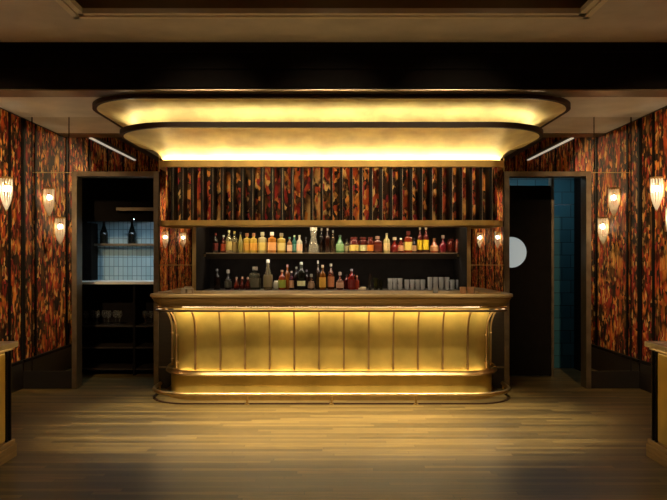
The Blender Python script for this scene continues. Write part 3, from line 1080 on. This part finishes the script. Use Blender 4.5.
# ------------------------------------------------------------------ wall sconces
def make_sconce():
    """built facing +x at the origin (wall at x = 0)"""
    t = thing('wall_sconce', '', 'wall lamp')
    MB().box(0.0, 0.012, -0.032, 0.032, -0.05, 0.13).build('backplate', M['brass'], t, bevel=0.004)
    MB().tube([(0.012, 0, 0.10), (0.03, 0, 0.10)], 0.008, 8).build('arm', M['brass'], t, smooth=True)
    R = 0.058
    cx = 0.074
    mb = MB().lathe([(R + 0.006, 0.148), (R + 0.008, 0.152), (R + 0.008, 0.160), (R + 0.004, 0.164), (R - 0.012, 0.164), (R - 0.012, 0.148)], 20, cx, 0, 0)
    mb.f = mb.f[:-2]
    mb.build('top_ring', M['brass'], t, smooth=True)
    for k in range(12):
        a = 2 * PI * k / 12
        pts = []
        for z, q in ((0.150, 1.0), (0.05, 1.0), (-0.02, 0.97), (-0.07, 0.82), (-0.115, 0.58), (-0.155, 0.30), (-0.185, 0.10)):
            pts.append((cx + R * q * math.cos(a), R * q * math.sin(a), z))
        MB().tube(pts, [0.006] * 5 + [0.005, 0.004], 6).build('glass_rod', M['rod_glass'], t, smooth=True)
    MB().lathe([(0, -0.200), (0.010, -0.192), (0.012, -0.182), (0.006, -0.172), (0, -0.168)], 10, cx).build('finial', M['brass'], t, smooth=True)
    MB().lathe([(0, 0.015), (0.022, 0.022), (0.028, 0.035), (0.028, 0.05), (0.020, 0.066), (0, 0.074)], 12, cx).build('bulb', M['bulb'], t, smooth=True)
    MB().lathe([(0.014, 0.075), (0.014, 0.10), (0.006, 0.10), (0.0, 0.10)], 10, cx).build('socket', M['brass'], t, smooth=True)
    return t


def dup(root):
    r = root.copy()
    C.objects.link(r)
    for ch in root.children:
        c = ch.copy()
        C.objects.link(c)
        c.parent = r
        for g in ch.children:
            e = g.copy()
            C.objects.link(e)
            e.parent = c
    return r


s0 = make_sconce()
spots = []
for side, sx in (('left', -1), ('right', 1)):
    spots += [(sx, -0.562, 2.185, 'glass rod wall lamp high on the %s wallpaper nearest the mirror' % side),
              (sx, -0.907, 1.845, 'glass rod wall lamp lower on the %s wallpaper, just beyond the frame' % side),
              (sx, -6.55, 1.88, 'glass rod wall lamp on the %s wall by the viewer, seen mirrored behind the bar' % side),
              (sx, -8.30, 1.92, 'glass rod wall lamp farthest back on the %s wall behind the viewer' % side)]
for i, (sx, y, z, lb) in enumerate(spots):
    s = s0 if i == 0 else dup(s0)
    s.location = (sx * (WX - 0.012), y, z)
    s.rotation_euler = (0, 0, PI if sx > 0 else 0)
    s['label'] = lb
    s['group'] = 'glass rod wall lamps'

# linear wall-wash lamps high on the side walls (seen in the mirror over the doorways)
for sx, nm in ((-1, 'left'), (1, 'right')):
    t = thing('linear_lamp', 'long slim lamp high on the %s wall, mirrored above the doorway' % nm, 'lamp', (sx * 3.4, -3.1, 3.2))
    child(MB().box(sx * 3.42, sx * (WX - 0.012), -4.3, -2.0, 3.215, 3.26).build('housing', M['bronze']), t)
    child(MB().box(sx * 3.43, sx * 3.47, -4.28, -2.02, 3.20, 3.215).build('diffuser', M['lamp_lin']), t)
# lamp heads for the added wall beams, out of frame
for sx, nm in ((-1, 'left'), (1, 'right')):
    for i, (p, tg) in enumerate(ADDED_WALLSPOTS):
        x = sx * (p[0] + 0.6)
        t = thing('spotlight', 'small bronze ceiling spotlight aimed at the %s wallpaper, %s from the beam' % (nm, ['nearest', 'second', 'farthest'][i]), 'spotlight', (x, p[1], ZM), 'ceiling spotlights')
        MB().lathe([(0.045, -0.02), (0.045, -0.0005)], 16).build('base', M['bronze'], t, smooth=True)
        MB().tube([(0, 0, -0.02), (0, 0, -0.12)], 0.008, 8).build('stem', M['bronze'], t, smooth=True)
        dirv = (Vector((sx * tg[0], tg[1], tg[2])) - Vector((x, p[1], p[2]))).normalized()
        a = Vector((0, 0, -0.15))
        mbs = MB().tube([a - dirv * 0.11, a - dirv * 0.02], 0.04, 14)
        mbs.build('head', M['bronze'], t, smooth=True)
# downlights added in the coffer as sources for the floor and screen beams
for i, (x, y) in enumerate(ADDED_DOWNLIGHTS):
    t = thing('downlight', 'round recessed ceiling downlight in the coffer, %s of six' % ordw[i], 'downlight', (x, y, 4.0), 'downlights in the coffer')
    m = MB().lathe([(0.07, -0.012), (0.07, 0.0), (0.05, 0.0), (0.05, -0.012)], 16)
    m.f = m.f[:-2]
    m.build('trim_ring', M['brass'], t, smooth=True)
    MB().lathe([(0.05, -0.006), (0.05, -0.001)], 16).build('lens', M['down'], t)


# ------------------------------------------------------------------ side cabinets
for sx, nm in ((-1, 'left'), (1, 'right')):
    xi, xo = 2.385, 3.12
    y0, y1 = -4.9, -2.735
    t = thing('side_cabinet', 'gold panelled side cabinet with cream marble top at the %s edge' % nm, 'cabinet', (sx * 2.77, -3.85, 0), 'side cabinets')

    def bx(a, b, *r):
        return MB().box(sx * a, sx * b, *r)
    child(bx(xi + 0.015, xo, y0 + 0.015, y1 - 0.015, 0.0, 0.80).build('body', M['brass_wood']), t)
    child(bx(xi - 0.02, xo + 0.03, y0 - 0.03, y1 + 0.03, 0.822, 0.862).build('worktop', M['marble'], bevel=0.006), t)
    child(bx(xi + 0.01, xo + 0.015, y0 - 0.015, y1 + 0.015, 0.80, 0.822).build('moulding', M['brass_wood'], bevel=0.004), t)
    child(bx(xi - 0.015, xo + 0.01, y0 - 0.01, y1 + 0.01, 0.0, 0.10).build('plinth', M['brass_wood'], bevel=0.004), t)
    child(bx(xi - 0.008, xo + 0.01, y0 - 0.004, y1 + 0.004, 0.10, 0.135).build('base_moulding', M['brass_wood'], bevel=0.006), t)
    for ya in (y1 - 0.055, y1 - 0.108, y0 + 0.08):
        child(bx(xi + 0.004, xi + 0.0145, ya - 0.014, ya + 0.014, 0.135, 0.80).build('pilaster', M['black']), t)
    child(MB().poly([(sx * (xi - 0.002), y0 + 0.05, 0.8212), (sx * (xi - 0.002), y1 - 0.02, 0.8212), (sx * (xi + 0.009), y1 - 0.02, 0.8212), (sx * (xi + 0.009), y0 + 0.05, 0.8212)]).build('light_strip', M['led_k']), t)
    n = 4
    L0, L1 = y0 + 0.14, y1 - 0.125
    for k in range(n):
        a = L0 + (L1 - L0) * k / n + 0.01
        b = L0 + (L1 - L0) * (k + 1) / n - 0.01
        child(bx(xi + 0.005, xi + 0.0145, a, b, 0.15, 0.79).build('panel', M['gold_panel'], bevel=0.004), t)

# ------------------------------------------------------------------ left pantry
py1 = 1.40
dC = 8.86
zt = Zp(281.5, dC)
cab = thing('pantry_shelf_unit', 'dark open shelf unit with pale steel top inside the left doorway', 'shelf unit', (-2.5, 1.1, 0))
x0, x1 = -3.28, -1.72
child(MB().box(x0, x1, 0.84, 1.44, zt - 0.035, zt).build('worktop', M['steel'], bevel=0.003), cab)
child(MB().box(x0, x1, 1.40, 1.44, 0, zt - 0.035).build('back_panel', M['black']), cab)
for x in (x0, -2.52, x1 - 0.03):
    child(MB().box(x, x + 0.03, 0.88, 1.40, 0, zt - 0.035).build('side_panel', M['black']), cab)
shz = []
for py in (325.5, 347.0, 368.5):
    z = Zp(py, 8.9)
    shz.append(z)
    for xa, xb in ((x0 + 0.03, -2.52), (-2.49, x1 - 0.03)):
        child(MB().box(xa, xb, 0.90, 1.395, z - 0.02, z).build('shelf', M['dark']), cab)
# upper cabinet and bottle shelf
uc = thing('wall_cabinet', 'black wall cabinet in the upper part of the left doorway', 'cabinet', (-2.5, 1.3, 1.95))
zb = Zp(221.5, 8.85)
child(MB().box(x0, x1, 0.868, 1.44, zb + 0.05, 2.69).build('body', M['black']), uc)
for xa, xb in ((x0 + 0.01, -2.51), (-2.49, x1 - 0.01)):
    dd = child(MB().box(xa, xb, 0.85, 0.867, zb, 2.68).build('door', M['black'], bevel=0.003), uc)
wr = thing('wall_rail', 'pale wooden ledge on the black cabinet inside the left doorway', 'shelf', (-2.26, 0.9, Zp(210, 8.9)))
child(MB().box(W(120, 8.9), -1.75, 0.74, 0.849, Zp(210.5, 8.74), Zp(207.5, 8.74)).build('board', M['frame_bronze']), wr)
lt = thing('cabinet_light', 'cool light strip under the black wall cabinet', 'light', (-2.5, 1.2, zb))
child(MB().box(-3.0, -1.78, 0.90, 0.96, zb + 0.032, zb + 0.0495).build('housing', M['black']), lt)
child(MB().poly([(-3.0, 0.902, zb + 0.031), (-1.78, 0.902, zb + 0.031), (-1.78, 0.958, zb + 0.031), (-3.0, 0.958, zb + 0.031)]).build('diffuser', M['lamp_cool']), lt)
dS = 9.3
zs = Zp(243.5, dS)
bs = thing('tile_shelf', 'narrow metal shelf across the blue tiles holding two dark bottles', 'shelf', (-2.4, 1.3, zs))
child(MB().box(W(90, dS), x1, 1.30, 1.448, zs - 0.03, zs).build('board', M['frame_bronze']), bs)
pl = thing('pantry_pillar', 'black upright panel left of the blue tiles in the doorway', 'panel', (-3.0, 1.3, zt))
child(MB().box(W(80, 9.2), W(91.5, 9.2), 1.20, 1.448, zt, zb).build('board', M['black']), pl)
for px, lb in ((104, 'left'), (132, 'right')):
    d = 9.375
    bottle('champagne_bottle', 'dark champagne bottle with foil neck on the tile shelf, %s one' % lb, W(px, d), d - 8, zs, 'taper', 0.105, 0.315,
           (0.035, 0.04, 0.035), None, (0.03, 0.03, 0.03), 'bottle', 'champagne bottles on the tile shelf')


def wine_glass(label, x, y, z, group):
    m = MB().lathe([(0.034, 0), (0.034, 0.003), (0.006, 0.008), (0.0045, 0.075), (0.016, 0.085), (0.036, 0.115), (0.038, 0.14), (0.031, 0.18), (0.029, 0.18), (0.0355, 0.14), (0.033, 0.117), (0.012, 0.09), (0, 0.088)], 14)
    o = m.build('wine_glass', M['wine_glass'], smooth=True)
    o.location = (x, y, z)
    return tag(o, label, 'glass', group)


for i in range(7):
    px = 86 + i * 5.6
    wine_glass('stemmed glass on the dark shelf inside the left doorway, %s from left' % ordw[i], W(px, 8.98), 0.98 + 0.06 * (i % 2), shz[0] + 0.001, 'stemmed glasses on the pantry shelf')
for i in range(2):
    wine_glass('stemmed glass at the right end of the dark doorway shelf, %s' % ('left one', 'right one')[i], W(145 + i * 6, 8.98), 0.98, shz[0] + 0.001, 'stemmed glasses on the pantry shelf')

# ------------------------------------------------------------------ right lobby: door leaf with round pane
dl = bpy.data.objects.new('door_3', None)
C.objects.link(dl)
dl.location = (W(530, 8.8), 0.8, 0)
dl['kind'] = 'structure'
dl['label'] = 'black swing door with a round pale pane inside the right doorway'
dD = 8.80
xl, xr = 1.72, W(550.5, dD)
zt_ = 2.40
pc = (W(511.5, dD), Zp(252.3, dD))
pr = 15.4 * dD / F
# leaf with a round hole
mb = MB()
n = 32
for y in (0.80, 0.84):
    hole = [(pc[0] + pr * math.cos(2 * PI * k / n), y, pc[1] + pr * math.sin(2 * PI * k / n)) for k in range(n)]
    outer = []
    for k in range(n):
        c, s_ = math.cos(2 * PI * k / n), math.sin(2 * PI * k / n)
        tx = ((xr - pc[0]) / c) if c > 1e-6 else ((xl - pc[0]) / c if c < -1e-6 else 1e9)
        tz = ((zt_ - pc[1]) / s_) if s_ > 1e-6 else ((0.01 - pc[1]) / s_ if s_ < -1e-6 else 1e9)
        q = min(tx, tz)
        outer.append((pc[0] + q * c, y, pc[1] + q * s_))
    for k in range(n):
        k2 = (k + 1) % n
        mb.poly([hole[k], hole[k2], outer[k2], outer[k]])
    for cx_, cz_ in ((xl, 0.01), (xr, 0.01), (xl, zt_), (xr, zt_)):
        best = sorted(range(n), key=lambda k: (outer[k][0] - cx_) ** 2 + (outer[k][2] - cz_) ** 2)[:8]
        # corner filler between the neighbouring outer points lying on the two sides
        ax = [k for k in range(n) if abs(outer[k][0] - cx_) < 1e-5]
        az = [k for k in range(n) if abs(outer[k][2] - cz_) < 1e-5]
        if ax and az:
            ka = min(ax, key=lambda k: abs(outer[k][2] - cz_))
            kz = min(az, key=lambda k: abs(outer[k][0] - cx_))
            mb.poly([outer[ka], (cx_, y, cz_), outer[kz]])
mb.box(xr, xr + 0.003, 0.80, 0.84, 0.01, zt_)
child(mb.build('leaf', M['black']), dl)
m = MB().lathe([(pr, -0.004), (pr, 0.004), (pr - 0.001, 0.004)], 40)
o = m.build('round_pane', M['frost'], smooth=False)
o.rotation_euler = (PI / 2, 0, 0)
o.location = (pc[0] - dl.location.x, 0.02, pc[1])
o.parent = dl
# jamb post beside the leaf and a cross wall of teal tiles
struct(MB().box(W(550.5, 8.8) + 0.006, W(553.5, 8.8), 0.78, 0.90, 0, 2.69), 'trim_7', M['frame_bronze'])
o = struct(MB().box(W(578, 9.3), 3.299, 1.2, 1.448, 0, 2.69), 'wall_lobby_pier', M['black'])
t = thing('cove_light', 'dim cool light strip high inside the right doorway', 'light', (2.65, 0.97, 2.69))  # lamp added above the lintel to brighten the teal tiles
child(MB().box(2.2, 3.28, 0.95, 1.00, 2.68, 2.699).build('housing', M['black']), t)
child(MB().poly([(2.2, 0.952, 2.679), (3.28, 0.952, 2.679), (3.28, 0.998, 2.679), (2.2, 0.998, 2.679)]).build('diffuser', M['lamp_lobby']), t)
